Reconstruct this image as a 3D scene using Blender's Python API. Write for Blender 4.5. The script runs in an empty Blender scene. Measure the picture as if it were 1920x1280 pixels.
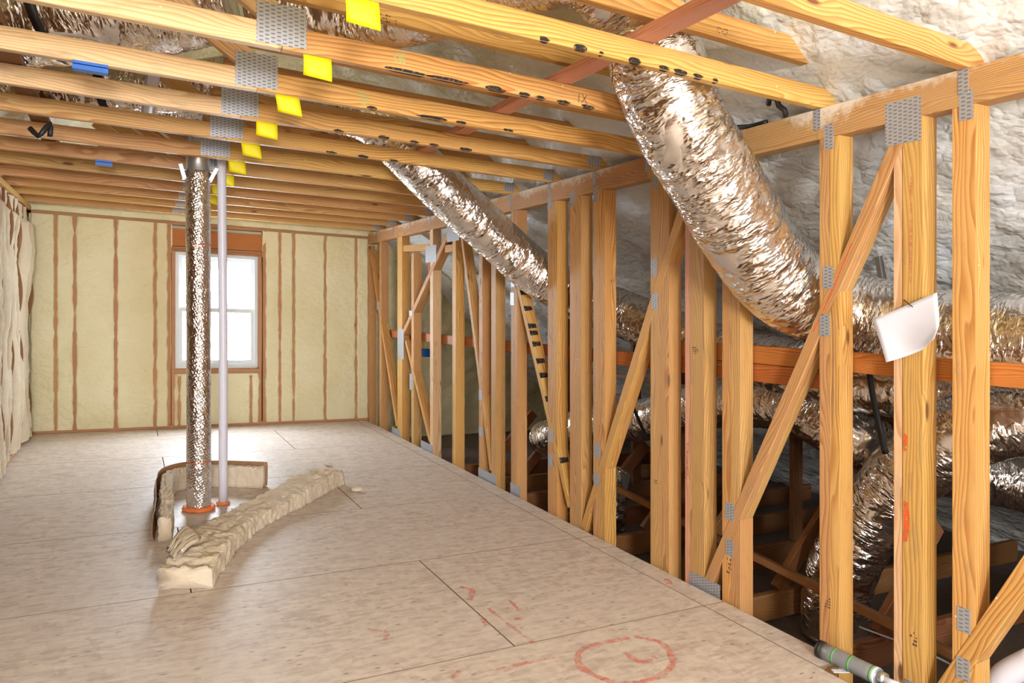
import bpy, math, random
from math import sin, cos, pi, atan, sqrt
from mathutils import Vector, Matrix, noise, Euler
random.seed(7)
C = bpy.context.scene.collection
sc = bpy.context.scene

# ------------------------------------------------------------------ camera, world, light, exposure
F = 1350.0; TH = atan(718 / 1350); EYE = 1.43; SL = 0.037; YH = 562.0   # SL: the old frame is out of level by this slope along X
ct, st = cos(TH), sin(TH)
cam_d = bpy.data.cameras.new('camera'); cam = bpy.data.objects.new('camera', cam_d); C.objects.link(cam)
cam.location = (0, 0, EYE); cam.rotation_euler = (pi / 2, 0, -TH)
cam_d.sensor_width = 36; cam_d.lens = F / 1920 * 36; cam_d.shift_y = -(640 - YH) / 1920
cam_d.clip_start = 0.05; cam_d.clip_end = 100
sc.camera = cam
world = bpy.data.worlds.new('overcast'); sc.world = world; world.use_nodes = True
bg = world.node_tree.nodes['Background']
bg.inputs['Color'].default_value = (0.80, 0.90, 1.0, 1); bg.inputs['Strength'].default_value = 34.0
def area(name, loc, target, size, energy, color):
    l = bpy.data.lights.new(name, 'AREA'); l.shape = 'DISK'; l.size = size; l.energy = energy; l.color = color
    o = bpy.data.objects.new(name, l); C.objects.link(o); o.location = loc
    o.rotation_euler = (Vector(target) - Vector(loc)).to_track_quat('-Z', 'Y').to_euler()
    return o
area('flash_lamp', (-0.12, -0.25, EYE + 0.42), (1.6, 4.5, 1.55), 0.25, 13, (1.0, 0.93, 0.84))
area('fill_lamp', (-0.4, -3.1, 1.75), (1.3, 5.0, 1.3), 0.9, 205, (1.0, 0.96, 0.91))  # added fill behind the camera, evens near and far brightness
def portal(name, loc, rot, sx, sy):
    l = bpy.data.lights.new(name, 'AREA'); l.shape = 'RECTANGLE'; l.size = sx; l.size_y = sy; l.cycles.is_portal = True
    o = bpy.data.objects.new(name, l); C.objects.link(o); o.location = loc; o.rotation_euler = rot
portal('window_portal', (0.904, 9.13, 1.30), (-pi / 2, 0, 0), 0.95, 1.40)
portal('opening_portal', (0.9, -4.10, 1.3), (pi / 2, 0, 0), 1.1, 1.5)
sc.view_settings.view_transform = 'Standard'; sc.view_settings.look = 'None'
sc.view_settings.gamma = 1; sc.view_settings.use_curve_mapping = False
sc.view_settings.exposure = 0.42
sc.cycles.use_denoising = True
sc.cycles.max_bounces = 6; sc.cycles.diffuse_bounces = 3; sc.cycles.glossy_bounces = 3; sc.cycles.adaptive_threshold = 0.03

# ------------------------------------------------------------------ helpers
def at(px, py, X=None, Y=None, h=None):
    """where the ray of a photo pixel meets the plane X=, Y= or floor-relative height h="""
    u = (px - 960) / F; v = (py - YH) / F; a = u * ct + st; b = ct - u * st
    d = X / a if X is not None else Y / b if Y is not None else (EYE - h) / (v - SL * a)
    return (a * d, b * d, EYE - v * d + SL * a * d)
def W(p): return Vector((p[0], p[1], p[2] - SL * p[0]))
WM = {}
def link(o, M, parent=None):
    C.objects.link(o); WM[o.name] = M
    if parent is not None:
        o.parent = parent; o.matrix_basis = WM[parent.name].inverted() @ M
    else: o.matrix_basis = M
    return o
def tag(o, label=None, cat=None, group=None, kind=None):
    if label: o['label'] = label
    if cat: o['category'] = cat
    if group: o['group'] = group
    if kind: o['kind'] = kind
    return o
def empty(name, loc, label=None, cat=None, group=None, kind=None):
    o = bpy.data.objects.new(name, None); o.empty_display_size = 0.1
    link(o, Matrix.Translation(Vector(loc)))
    return tag(o, label, cat, group, kind)
def mesh(name, vs, fs, mat, parent=None, M=None, smooth=False, uvs=None):
    me = bpy.data.meshes.new(name); me.from_pydata([tuple(v) for v in vs], [], fs)
    if uvs is not None:
        uv = me.uv_layers.new(name='UVMap')
        for l in me.loops: uv.data[l.index].uv = uvs[l.vertex_index]
    if smooth: me.polygons.foreach_set('use_smooth', [True] * len(me.polygons))
    for m in (mat if isinstance(mat, (list, tuple)) else [mat]): me.materials.append(m)
    me.update()
    return link(bpy.data.objects.new(name, me), M or Matrix(), parent)
def frame(x, z):
    """matrix with local x along x, local z near z"""
    x = x.normalized(); y = z.cross(x).normalized(); z = x.cross(y)
    return Matrix((x, y, z)).transposed()
def board(name, p0, p1, w, t, n, mat, parent=None, ch=0.0025):
    """lumber from p0 to p1 (X,Y,h); w wide, t thick along the normal n"""
    a, b = W(p0), W(p1); L = (b - a).length
    M = Matrix.Translation((a + b) / 2) @ frame(b - a, Vector(n)).to_4x4()
    y, z = w / 2, t / 2
    sec = [(-y + ch, -z), (y - ch, -z), (y, -z + ch), (y, z - ch), (y - ch, z), (-y + ch, z), (-y, z - ch), (-y, -z + ch)]
    vs = [(-L / 2, p, q) for p, q in sec] + [(L / 2, p, q) for p, q in sec]
    fs = [(i, (i + 1) % 8, 8 + (i + 1) % 8, 8 + i) for i in range(8)] + [tuple(range(7, -1, -1)), tuple(range(8, 16))]
    return mesh(name, vs, fs, mat, parent, M)
MZ = Matrix(((0, 0, -1), (0, 1, 0), (1, 0, 0))).to_4x4()      # local x up, local y along world Y, local z along -X
def upright(name, poly, x0, x1, mat, parent=None):
    """prism: poly of (Y, z) extruded from x0 to x1, grain upwards"""
    cy = sum(p[0] for p in poly) / len(poly); cz = sum(p[1] for p in poly) / len(poly)
    M = Matrix.Translation(((x0 + x1) / 2, cy, cz)) @ MZ
    n = len(poly); hx = (x1 - x0) / 2
    pts = [(z - cz, y - cy) for y, z in poly]
    ar = sum(pts[i][0] * pts[(i + 1) % n][1] - pts[(i + 1) % n][0] * pts[i][1] for i in range(n))
    if ar < 0: pts = pts[::-1]
    vs = [(a, b, -hx) for a, b in pts] + [(a, b, hx) for a, b in pts]
    fs = [(i, (i + 1) % n, n + (i + 1) % n, n + i) for i in range(n)] + [tuple(range(n - 1, -1, -1)), tuple(range(n, 2 * n))]
    return mesh(name, vs, fs, mat, parent, M)
def box_mesh(boxes):
    vs, fs = [], []
    for (x0, y0, z0), (x1, y1, z1) in boxes:
        k = len(vs)
        vs += [(x0, y0, z0), (x1, y0, z0), (x1, y1, z0), (x0, y1, z0), (x0, y0, z1), (x1, y0, z1), (x1, y1, z1), (x0, y1, z1)]
        fs += [tuple(k + i for i in f) for f in ((3, 2, 1, 0), (4, 5, 6, 7), (0, 1, 5, 4), (1, 2, 6, 5), (2, 3, 7, 6), (3, 0, 4, 7))]
    return vs, fs
def grid(nu, nv, fn, flip=False):
    vs = [fn(i / nu, j / nv) for j in range(nv + 1) for i in range(nu + 1)]
    fs = []
    for j in range(nv):
        for i in range(nu):
            a = j * (nu + 1) + i; q = (a, a + 1, a + nu + 2, a + nu + 1)
            fs.append(q[::-1] if flip else q)
    return vs, fs
def spline(pts, step):
    P = [Vector(p) for p in pts]; P = [2 * P[0] - P[1]] + P + [2 * P[-1] - P[-2]]
    out = []
    for i in range(1, len(P) - 2):
        n = max(2, int((P[i + 1] - P[i]).length / step))
        for k in range(n):
            t = k / n; a, b, c, d = P[i - 1], P[i], P[i + 1], P[i + 2]
            out.append(0.5 * ((2 * b) + (c - a) * t + (2 * a - 5 * b + 4 * c - d) * t * t + (3 * b - a - 3 * c + d) * t ** 3))
    out.append(P[-2]); return out
def tube(name, pts, R, mat, parent=None, step=0.03, seg=20, rfun=None, caps=True, smooth=True):
    """pts are (X,Y,h); R a radius, rfun(s, ang, point) an offset"""
    P = spline([W(p) for p in pts], step); n = len(P)
    T = [(P[min(i + 1, n - 1)] - P[max(i - 1, 0)]).normalized() for i in range(n)]
    u = T[0].orthogonal().normalized(); vs, uvs, fs = [], [], []; s = 0
    for i in range(n):
        if i: s += (P[i] - P[i - 1]).length
        u = (u - T[i] * u.dot(T[i])).normalized(); w = T[i].cross(u)
        for j in range(seg + 1):
            a = 2 * pi * (j % seg) / seg
            dr = u * cos(a) + w * sin(a)
            r = R + (rfun(s, a, P[i] + dr * R) if rfun else 0)
            vs.append(P[i] + dr * r); uvs.append((s, j / seg * 2 * pi * R))
    for i in range(n - 1):
        for j in range(seg):
            k = i * (seg + 1) + j; fs.append((k, k + 1, k + seg + 2, k + seg + 1))
    if caps:
        for i, e in ((0, 0), (n - 1, 1)):
            k = len(vs); vs.append(P[i] + T[i] * (0.02 * R if e else -0.02 * R)); uvs.append((0, 0))
            for j in range(seg):
                a = i * (seg + 1) + j; fs.append((k, a, a + 1) if e else (k, a + 1, a))
    c = P[0]; vs = [v - c for v in vs]
    return mesh(name, vs, fs, mat, parent, Matrix.Translation(c), smooth, uvs)

# ------------------------------------------------------------------ materials
class NT:
    def __init__(s, name):
        s.m = bpy.data.materials.new(name); s.m.use_nodes = True; s.t = s.m.node_tree
        s.b = s.t.nodes['Principled BSDF']; s.out = s.t.nodes['Material Output']
    def n(s, typ, **kw):
        nd = s.t.nodes.new(typ)
        for k, v in kw.items():
            if k.startswith('i_'):
                key = k[2:]; nd.inputs[int(key) if key.isdigit() else key.replace('_', ' ')].default_value = v
            else: setattr(nd, k, v)
        return nd
    def l(s, a, b): s.t.links.new(a, b)
    def math(s, op, a, b=None, c=None, clamp=False):
        nd = s.n('ShaderNodeMath', operation=op); nd.use_clamp = clamp
        for i, q in enumerate((a, b, c)):
            if q is None: continue
            if isinstance(q, (int, float)): nd.inputs[i].default_value = q
            else: s.l(q, nd.inputs[i])
        return nd.outputs[0]
    def mix(s, f, a, b, mode='MIX'):
        nd = s.n('ShaderNodeMix', data_type='RGBA', blend_type=mode)
        for i, q in ((0, f), (6, a), (7, b)):
            if isinstance(q, (int, float)): nd.inputs[i].default_value = q
            elif isinstance(q, tuple): nd.inputs[i].default_value = (*q, 1) if len(q) == 3 else q
            else: s.l(q, nd.inputs[i])
        return nd.outputs[2]
    def ramp(s, f, *stops):
        nd = s.n('ShaderNodeValToRGB'); e = nd.color_ramp.elements
        while len(e) < len(stops): e.new(0.5)
        for q, (p, c) in zip(e, stops):
            q.position = p; q.color = (*c, 1) if isinstance(c, tuple) else (c, c, c, 1)
        s.l(f, nd.inputs[0]); return nd.outputs[0]
    def mapping(s, v, scale=(1, 1, 1), loc=(0, 0, 0), rot=(0, 0, 0)):
        nd = s.n('ShaderNodeMapping'); nd.inputs['Scale'].default_value = scale
        nd.inputs['Location'].default_value = loc; nd.inputs['Rotation'].default_value = rot
        s.l(v, nd.inputs[0]); return nd.outputs[0]
    def noise(s, v, scale, detail=3, rough=0.5, dist=0):
        nd = s.n('ShaderNodeTexNoise', i_Scale=scale, i_Detail=detail, i_Roughness=rough, i_Distortion=dist)
        s.l(v, nd.inputs['Vector']); return nd.outputs
    def bump(s, h, strength, dist=0.01):
        nd = s.n('ShaderNodeBump', i_Strength=strength, i_Distance=dist); s.l(h, nd.inputs['Height'])
        s.l(nd.outputs[0], s.b.inputs['Normal']); return nd
def flat(name, col, rough=0.6, metal=0.0, var=0.08):
    g = NT(name); tc = g.n('ShaderNodeTexCoord').outputs['Object']
    f = g.noise(tc, 18, 4)[0]
    g.l(g.mix(f, tuple(c * (1 - var) for c in col), tuple(min(1, c * (1 + var)) for c in col)), g.b.inputs['Base Color'])
    g.b.inputs['Roughness'].default_value = rough; g.b.inputs['Metallic'].default_value = metal
    return g.m
def spray(name, col, lo, hi, top, sc_=45):
    g = NT(name); tcn = g.n('ShaderNodeTexCoord').outputs['Object']
    nn = g.noise(tcn, sc_, 5, 0.75)[0]; tr = g.n('ShaderNodeBsdfTransparent'); mxs = g.n('ShaderNodeMixShader')
    g.b.inputs['Base Color'].default_value = (*col, 1); g.b.inputs['Roughness'].default_value = 0.8
    g.l(g.ramp(nn, (lo, 0.0), (hi, top)), mxs.inputs[0]); g.l(tr.outputs[0], mxs.inputs[1]); g.l(g.b.outputs[0], mxs.inputs[2]); g.l(mxs.outputs[0], g.out.inputs[0])
    return g.m
def wood(name, light, mid, dark, ring=0.0085, var=0.16, overspray=0.0):
    g = NT(name); tc = g.n('ShaderNodeTexCoord').outputs['Object']; rnd = g.n('ShaderNodeObjectInfo').outputs['Random']
    off = g.n('ShaderNodeCombineXYZ'); g.l(g.math('MULTIPLY', rnd, 61.0), off.inputs[0])
    g.l(g.math('MULTIPLY_ADD', rnd, 0.05, 0.022), off.inputs[1]); off.inputs[2].default_value = 0.052
    v = g.n('ShaderNodeVectorMath', operation='ADD'); g.l(tc, v.inputs[0]); g.l(off.outputs[0], v.inputs[1]); v = v.outputs[0]
    wob = g.noise(g.mapping(v, (0.9, 5, 5)), 1.3, 2)[1]
    wv = g.n('ShaderNodeVectorMath', operation='MULTIPLY_ADD'); g.l(wob, wv.inputs[0]); wv.inputs[1].default_value = (0, 0.11, 0.11); g.l(v, wv.inputs[2])
    # knots
    kn = g.n('ShaderNodeTexVoronoi', feature='F1'); kn.inputs['Scale'].default_value = 1
    g.l(g.mapping(v, (2.6, 9, 9)), kn.inputs['Vector'])
    sel = g.n('ShaderNodeSeparateColor'); g.l(kn.outputs['Color'], sel.inputs[0])
    keep = g.math('GREATER_THAN', sel.outputs[0], 0.54)
    kd = kn.outputs['Distance']
    halo = g.math('MULTIPLY', g.math('SUBTRACT', 0.36, kd, clamp=True), keep)
    flatv = g.n('ShaderNodeVectorMath', operation='MULTIPLY'); g.l(wv.outputs[0], flatv.inputs[0]); flatv.inputs[1].default_value = (0, 1, 1)
    ln = g.n('ShaderNodeVectorMath', operation='LENGTH'); g.l(flatv.outputs[0], ln.inputs[0])
    dist = g.math('MULTIPLY_ADD', halo, 0.05, ln.outputs['Value'])
    ph = g.math('FRACT', g.math('DIVIDE', dist, ring))
    col = g.ramp(ph, (0.0, light), (0.45, mid), (0.80, dark), (0.90, dark), (1.0, light))
    fib = g.noise(g.mapping(v, (5, 210, 210)), 1, 3)[0]
    col = g.mix(g.math('MULTIPLY_ADD', fib, 0.9, -0.2, clamp=True), col, mid)
    big = g.noise(g.mapping(v, (1.2, 9, 9)), 1, 3)[0]
    col = g.mix(g.math('MULTIPLY_ADD', big, 1.1, -0.4, clamp=True), col, light)
    kmask = g.math('MULTIPLY', g.ramp(kd, (0.07, 1.0), (0.13, 0.0)), keep)
    col = g.mix(g.math('MULTIPLY', kmask, 0.85), col, (0.10, 0.03, 0.012))
    # handling dirt
    dn = g.noise(g.mapping(v, (5, 22, 22)), 1, 5, 0.65)[0]
    col = g.mix(g.ramp(dn, (0.54, 0.0), (0.78, 0.5)), col, (0.27, 0.17, 0.10))
    hsv = g.n('ShaderNodeHueSaturation')
    g.l(g.math('MULTIPLY_ADD', rnd, 0.018, 0.491), hsv.inputs['Hue'])
    r2 = g.math('FRACT', g.math('MULTIPLY', rnd, 17.3))
    g.l(g.math('MULTIPLY_ADD', r2, var, 1.0 - var * 0.6), hsv.inputs['Value']); g.l(col, hsv.inputs['Color'])
    fin = hsv.outputs[0]
    sk = g.n('ShaderNodeTexVoronoi', feature='F1', i_Scale=11.0); g.l(v, sk.inputs['Vector'])
    sks = g.n('ShaderNodeSeparateColor'); g.l(sk.outputs['Color'], sks.inputs[0])
    fin = g.mix(g.math('MULTIPLY', g.ramp(sk.outputs['Distance'], (0.035, 0.9), (0.05, 0.0)), g.math('GREATER_THAN', sks.outputs[1], 0.6)), fin, (0.82, 0.78, 0.62))
    if overspray:
        gp = g.n('ShaderNodeNewGeometry').outputs['Position']; sp = g.n('ShaderNodeSeparateXYZ'); g.l(tc, sp.inputs[0])
        on = g.noise(gp, 2.2, 4)[0]; on2 = g.noise(gp, 45, 3)[0]
        m = g.math('MULTIPLY_ADD', on2, 0.35, g.math('ADD', g.math('MULTIPLY', sp.outputs[1], overspray), on))
        fin = g.mix(g.ramp(m, (0.78, 0.0), (0.98, 0.8)), fin, (0.78, 0.72, 0.62))
    g.l(fin, g.b.inputs['Base Color'])
    g.b.inputs['Roughness'].default_value = 0.55; g.b.inputs['Specular IOR Level'].default_value = 0.3
    g.bump(g.math('ADD', fib, g.math('MULTIPLY', ph, 0.3)), 0.12, 0.003)
    return g.m
M_joist = wood('joist_pine', (0.74, 0.45, 0.165), (0.64, 0.33, 0.085), (0.40, 0.135, 0.02), 0.0105)
M_pale = wood('pale_pine', (0.84, 0.60, 0.36), (0.77, 0.49, 0.25), (0.56, 0.28, 0.10), 0.010)
M_stud = wood('stud_pine', (0.66, 0.39, 0.165), (0.57, 0.30, 0.105), (0.37, 0.15, 0.04), 0.0095)
M_red = wood('red_fir', (0.56, 0.215, 0.06), (0.48, 0.16, 0.035), (0.32, 0.09, 0.02), 0.008)
M_dark = wood('shaded_spruce', (0.28, 0.125, 0.05), (0.23, 0.095, 0.035), (0.14, 0.05, 0.018), 0.008)  # dark wood, lowered further to paint in the eave's shade
M_pink = wood('pink_pine', (0.74, 0.40, 0.27), (0.67, 0.32, 0.19), (0.52, 0.20, 0.10), 0.0095)
M_plate = wood('dusted_plate', (0.60, 0.36, 0.17), (0.52, 0.28, 0.11), (0.36, 0.15, 0.05), 0.009, overspray=3.2)
M_edge = wood('stud_edge', (0.58, 0.31, 0.16), (0.52, 0.26, 0.12), (0.40, 0.17, 0.07), 0.009)

def foam(name, c0, c1, scale, bstr, bdist, upper=None):
    g = NT(name); tc = g.n('ShaderNodeTexCoord').outputs['Object']
    n1 = g.noise(tc, 2.0, 4)[0]
    wb = g.noise(tc, scale * 0.45, 3, 0.6)[1]
    wv = g.n('ShaderNodeVectorMath', operation='MULTIPLY_ADD'); g.l(wb, wv.inputs[0]); k = 1.6 / scale; wv.inputs[1].default_value = (k, k, k); g.l(tc, wv.inputs[2])
    v = g.mapping(wv.outputs[0], (1, 0.75, 1.35))
    hs = []
    for sc_ in (scale, scale * 2.3):
        vo = g.n('ShaderNodeTexVoronoi', feature='F1', i_Scale=sc_); g.l(v, vo.inputs['Vector']); hs.append(vo.outputs['Distance'])
    fine = g.noise(v, scale * 4, 3, 0.6)[0]
    h = g.math('MULTIPLY_ADD', hs[0], -1.0, g.math('MULTIPLY_ADD', hs[1], -0.35, g.math('MULTIPLY', fine, 0.15)))
    col = g.mix(g.ramp(n1, (0.35, 0.0), (0.65, 1.0)), c0, c1)
    if upper:      # higher up, khaki shade is painted over the flash-lit white foam colour
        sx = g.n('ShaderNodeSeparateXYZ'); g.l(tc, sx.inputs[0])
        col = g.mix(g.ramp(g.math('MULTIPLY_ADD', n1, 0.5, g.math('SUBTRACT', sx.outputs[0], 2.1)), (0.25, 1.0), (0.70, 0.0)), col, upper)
    g.l(col, g.b.inputs['Base Color'])
    g.b.inputs['Roughness'].default_value = 0.5
    g.bump(h, bstr, bdist)
    return g.m
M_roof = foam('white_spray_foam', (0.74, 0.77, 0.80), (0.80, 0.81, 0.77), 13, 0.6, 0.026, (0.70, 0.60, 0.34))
M_foam = foam('cream_spray_foam', (0.78, 0.70, 0.42), (0.84, 0.78, 0.53), 12, 0.5, 0.014)

def foil(name, tint, rough=0.19):
    g = NT(name); uv = g.n('ShaderNodeUVMap').outputs[0]
    wb = g.noise(g.mapping(uv, (9, 6, 1)), 1, 2)[1]
    wv = g.n('ShaderNodeVectorMath', operation='MULTIPLY_ADD'); g.l(wb, wv.inputs[0]); wv.inputs[1].default_value = (0.05, 0.09, 0); g.l(uv, wv.inputs[2]); v = wv.outputs[0]
    a = g.noise(g.mapping(v, (18, 6.5, 1), rot=(0, 0, 0.3)), 1, 2, 0.5)[0]
    b = g.noise(g.mapping(v, (42, 13, 1), rot=(0, 0, -0.35)), 1, 2, 0.5)[0]
    vo = g.n('ShaderNodeTexVoronoi', feature='F1', i_Scale=1.0); g.l(g.mapping(v, (24, 9, 1), rot=(0, 0, 0.15)), vo.inputs['Vector'])
    c = g.noise(g.mapping(uv, (7, 6, 1)), 1, 3)[0]
    rdg = g.math('ABSOLUTE', g.math('SUBTRACT', a, 0.5)); rdg2 = g.math('ABSOLUTE', g.math('SUBTRACT', b, 0.5))
    amp = g.ramp(c, (0.40, 0.06), (0.62, 1.0))
    h = g.math('MULTIPLY', g.math('ADD', g.math('ADD', rdg, g.math('MULTIPLY', rdg2, 0.42)), g.math('MULTIPLY', vo.outputs['Distance'], 0.16)), amp)
    g.l(g.mix(c, tuple(q * 0.9 for q in tint), tint), g.b.inputs['Base Color'])
    g.b.inputs['Metallic'].default_value = 1; g.b.inputs['Roughness'].default_value = rough
    g.bump(h, 1.0, 0.058)
    return g.m
M_foil = foil('duct_foil', (0.88, 0.86, 0.85))
def wrapfoil():
    g = NT('flue_wrap_foil'); uv = g.n('ShaderNodeUVMap').outputs[0]
    w = g.n('ShaderNodeTexVoronoi', feature='F1', i_Scale=1.0); w.inputs['Randomness'].default_value = 0.15
    g.l(g.mapping(uv, (62, 62, 1), rot=(0, 0, 0.5)), w.inputs['Vector'])
    a = g.noise(g.mapping(uv, (11, 17, 1)), 1, 3, 0.55)[0]
    g.l(g.math('MULTIPLY_ADD', a, 1.2, w.outputs['Distance']), g.n('ShaderNodeMath').inputs[0])
    g.b.inputs['Base Color'].default_value = (0.88, 0.87, 0.88, 1); g.b.inputs['Metallic'].default_value = 1
    g.b.inputs['Roughness'].default_value = 0.16
    g.bump(g.math('MULTIPLY_ADD', g.math('ABSOLUTE', g.math('SUBTRACT', a, 0.5)), 5.0, g.math('MULTIPLY', w.outputs['Distance'], 0.7)), 1.0, 0.0042)
    return g.m
M_wrap = wrapfoil()
def plate_mat():
    g = NT('galvanized_nail_plate'); tc = g.n('ShaderNodeTexCoord').outputs['Object']
    sp = g.n('ShaderNodeSeparateXYZ'); g.l(tc, sp.inputs[0])
    cx = g.math('MULTIPLY', sp.outputs[0], 48.0); fx = g.math('FRACT', cx)
    odd = g.math('MULTIPLY', g.math('FLOOR', cx), 0.5)
    fy = g.math('FRACT', g.math('ADD', g.math('MULTIPLY', sp.outputs[1], 68.0), odd))
    mx = g.math('LESS_THAN', g.math('ABSOLUTE', g.math('SUBTRACT', fx, 0.5)), 0.33)
    my = g.math('LESS_THAN', g.math('ABSOLUTE', g.math('SUBTRACT', fy, 0.5)), 0.17)
    slot = g.math('MULTIPLY', mx, my)
    n = g.noise(tc, 30, 4)[0]
    g.l(g.mix(g.math('MULTIPLY', slot, 0.8), g.mix(n, (0.34, 0.35, 0.38), (0.48, 0.49, 0.52)), (0.13, 0.10, 0.085)), g.b.inputs['Base Color'])
    g.l(g.math('MULTIPLY_ADD', slot, -0.3, 0.35), g.b.inputs['Metallic'])
    g.b.inputs['Roughness'].default_value = 0.45
    g.bump(g.math('SUBTRACT', 1.0, slot), 0.6, 0.003)
    return g.m
M_gal = plate_mat()
def osb():
    g = NT('oriented_strand_board'); gp = g.n('ShaderNodeTexCoord').outputs['Object']
    rnd = g.n('ShaderNodeObjectInfo').outputs['Random']
    ofs = g.n('ShaderNodeVectorMath', operation='ADD'); cb = g.n('ShaderNodeCombineXYZ'); g.l(g.math('MULTIPLY', rnd, 40), cb.inputs[0])
    g.l(gp, ofs.inputs[0]); g.l(cb.outputs[0], ofs.inputs[1]); v = ofs.outputs[0]
    wob = g.noise(v, 6, 2)[1]
    wv = g.n('ShaderNodeVectorMath', operation='MULTIPLY_ADD'); g.l(wob, wv.inputs[0]); wv.inputs[1].default_value = (0.03, 0.03, 0); g.l(v, wv.inputs[2]); v = wv.outputs[0]
    cols = []
    for sc_, rot in (((15, 52, 1), 0.25), ((14, 46, 1), -0.6), ((36, 18, 1), 0.6)):
        vo = g.n('ShaderNodeTexVoronoi', feature='F1', i_Scale=1.0); g.l(g.mapping(v, sc_, rot=(0, 0, rot)), vo.inputs['Vector'])
        s = g.n('ShaderNodeSeparateColor'); g.l(vo.outputs['Color'], s.inputs[0]); cols.append(s.outputs)
    f = g.math('MULTIPLY_ADD', cols[0][0], 0.45, g.math('MULTIPLY_ADD', cols[1][1], 0.35, g.math('MULTIPLY', cols[2][2], 0.25)))
    col = g.ramp(f, (0.15, (0.55, 0.445, 0.385)), (0.5, (0.70, 0.595, 0.53)), (0.9, (0.82, 0.72, 0.635)))
    big = g.noise(gp, 1.1, 4)[0]
    col = g.mix(g.math('MULTIPLY_ADD', big, 1.1, -0.42, clamp=True), col, (0.73, 0.655, 0.615))
    sp = g.n('ShaderNodeTexVoronoi', feature='F1', i_Scale=1.0); g.l(g.mapping(v, (14, 40, 1), rot=(0, 0, 0.9)), sp.inputs['Vector'])
    ss = g.n('ShaderNodeSeparateColor'); g.l(sp.outputs['Color'], ss.inputs[0])
    m = g.math('MULTIPLY', g.ramp(sp.outputs['Distance'], (0.12, 1.0), (0.24, 0.0)), g.math('GREATER_THAN', ss.outputs[1], 0.80))
    col = g.mix(g.math('MULTIPLY', m, 0.7), col, (0.17, 0.13, 0.12))
    g.l(col, g.b.inputs['Base Color']); g.b.inputs['Roughness'].default_value = 0.5
    g.b.inputs['Specular IOR Level'].default_value = 0.35
    g.bump(f, 0.25, 0.002)
    return g.m
M_osb = osb()
M_seam = flat('board_edge', (0.25, 0.165, 0.11), 0.9, 0, 0.2)
def batt_mat(name, c0, c1):
    g = NT(name); tc = g.n('ShaderNodeTexCoord').outputs['Object']
    n1 = g.noise(tc, 9, 5, 0.6)[0]; n2 = g.noise(g.mapping(tc, (1, 1, 3.5)), 42, 5, 0.7)[0]
    g.l(g.mix(g.math('MULTIPLY_ADD', n2, 0.7, g.math('MULTIPLY_ADD', n1, 0.9, -0.35), clamp=True), c0, c1), g.b.inputs['Base Color'])
    g.b.inputs['Roughness'].default_value = 0.95; g.b.inputs['Specular IOR Level'].default_value = 0.1
    g.bump(g.math('ADD', n2, n1), 0.6, 0.014); return g.m
M_batt = batt_mat('glass_wool', (0.82, 0.64, 0.44), (0.95, 0.87, 0.75))
M_wall_batt = batt_mat('white_glass_wool', (0.72, 0.56, 0.36), (0.88, 0.80, 0.66))
M_kraft = flat('kraft_paper', (0.38, 0.20, 0.09), 0.5, 0, 0.2)
M_drywall = flat('grey_drywall_back', (0.16, 0.12, 0.10), 0.9, 0, 0.25)
M_vinyl = flat('white_vinyl', (0.74, 0.78, 0.82), 0.35, 0, 0.02)
M_pvc = flat('white_pvc', (0.72, 0.70, 0.80), 0.35, 0, 0.03)
M_paper = flat('white_paper', (0.80, 0.81, 0.93), 0.8, 0, 0.02)
M_yellow = flat('yellow_paper', (0.90, 0.74, 0.0), 0.6, 0, 0.03)
M_blue = flat('blue_plastic', (0.01, 0.13, 0.55), 0.4, 0, 0.1)
M_black = flat('black_rubber', (0.012, 0.011, 0.012), 0.5, 0, 0.3)
M_orange = flat('orange_fire_foam', (0.85, 0.22, 0.06), 0.7, 0, 0.2)
M_char = spray('black_burn', (0.014, 0.012, 0.014), 0.28, 0.50, 0.97, 60)
M_spray = spray('red_marking_paint', (0.85, 0.12, 0.03), 0.30, 0.55, 0.95)
M_spray_soft = spray('faded_red_marking_paint', (0.72, 0.20, 0.13), 0.38, 0.65, 0.6)
M_steel = flat('galvanized_steel', (0.62, 0.64, 0.66), 0.35, 0.9, 0.1)
M_can = flat('grey_can_paint', (0.30, 0.31, 0.33), 0.45, 0.2, 0.2)
M_green = flat('green_ink', (0.12, 0.42, 0.10), 0.5, 0, 0.2)
M_greenmark = flat('green_stamp', (0.30, 0.55, 0.22), 0.8, 0, 0.2)
M_ink = flat('dark_stamp_ink', (0.10, 0.06, 0.035), 0.8, 0, 0.2)
M_wire = flat('pale_wire', (0.62, 0.58, 0.62), 0.4, 0, 0.05)
def glass():
    g = NT('window_glass'); t = g.n('ShaderNodeBsdfTransparent'); gl = g.n('ShaderNodeBsdfGlossy', i_Roughness=0.02)
    mx = g.n('ShaderNodeMixShader'); fr = g.n('ShaderNodeFresnel', i_IOR=1.45); g.l(fr.outputs[0], mx.inputs[0])
    g.l(t.outputs[0], mx.inputs[1]); g.l(gl.outputs[0], mx.inputs[2]); g.l(mx.outputs[0], g.out.inputs[0]); return g.m
M_glass = glass()

# ------------------------------------------------------------------ room dimensions (metres, h from the floor at X = 0)
XL, XR, YF = -0.90, 2.68, 8.95          # left wall, face of the knee wall studs, face of the far wall
HJ, HP = 2.372, 2.235                   # underside of joists, underside of the top plate
YB = -4.0                               # the attic goes on open behind the camera to here
RX, RH, RT = 2.84, 2.37, 0.839          # right roof: passes X=RX at h=RH, rise RT
RIDGE = 0.90
def nz(p, s): return noise.noise(Vector(p) * s)

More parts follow.
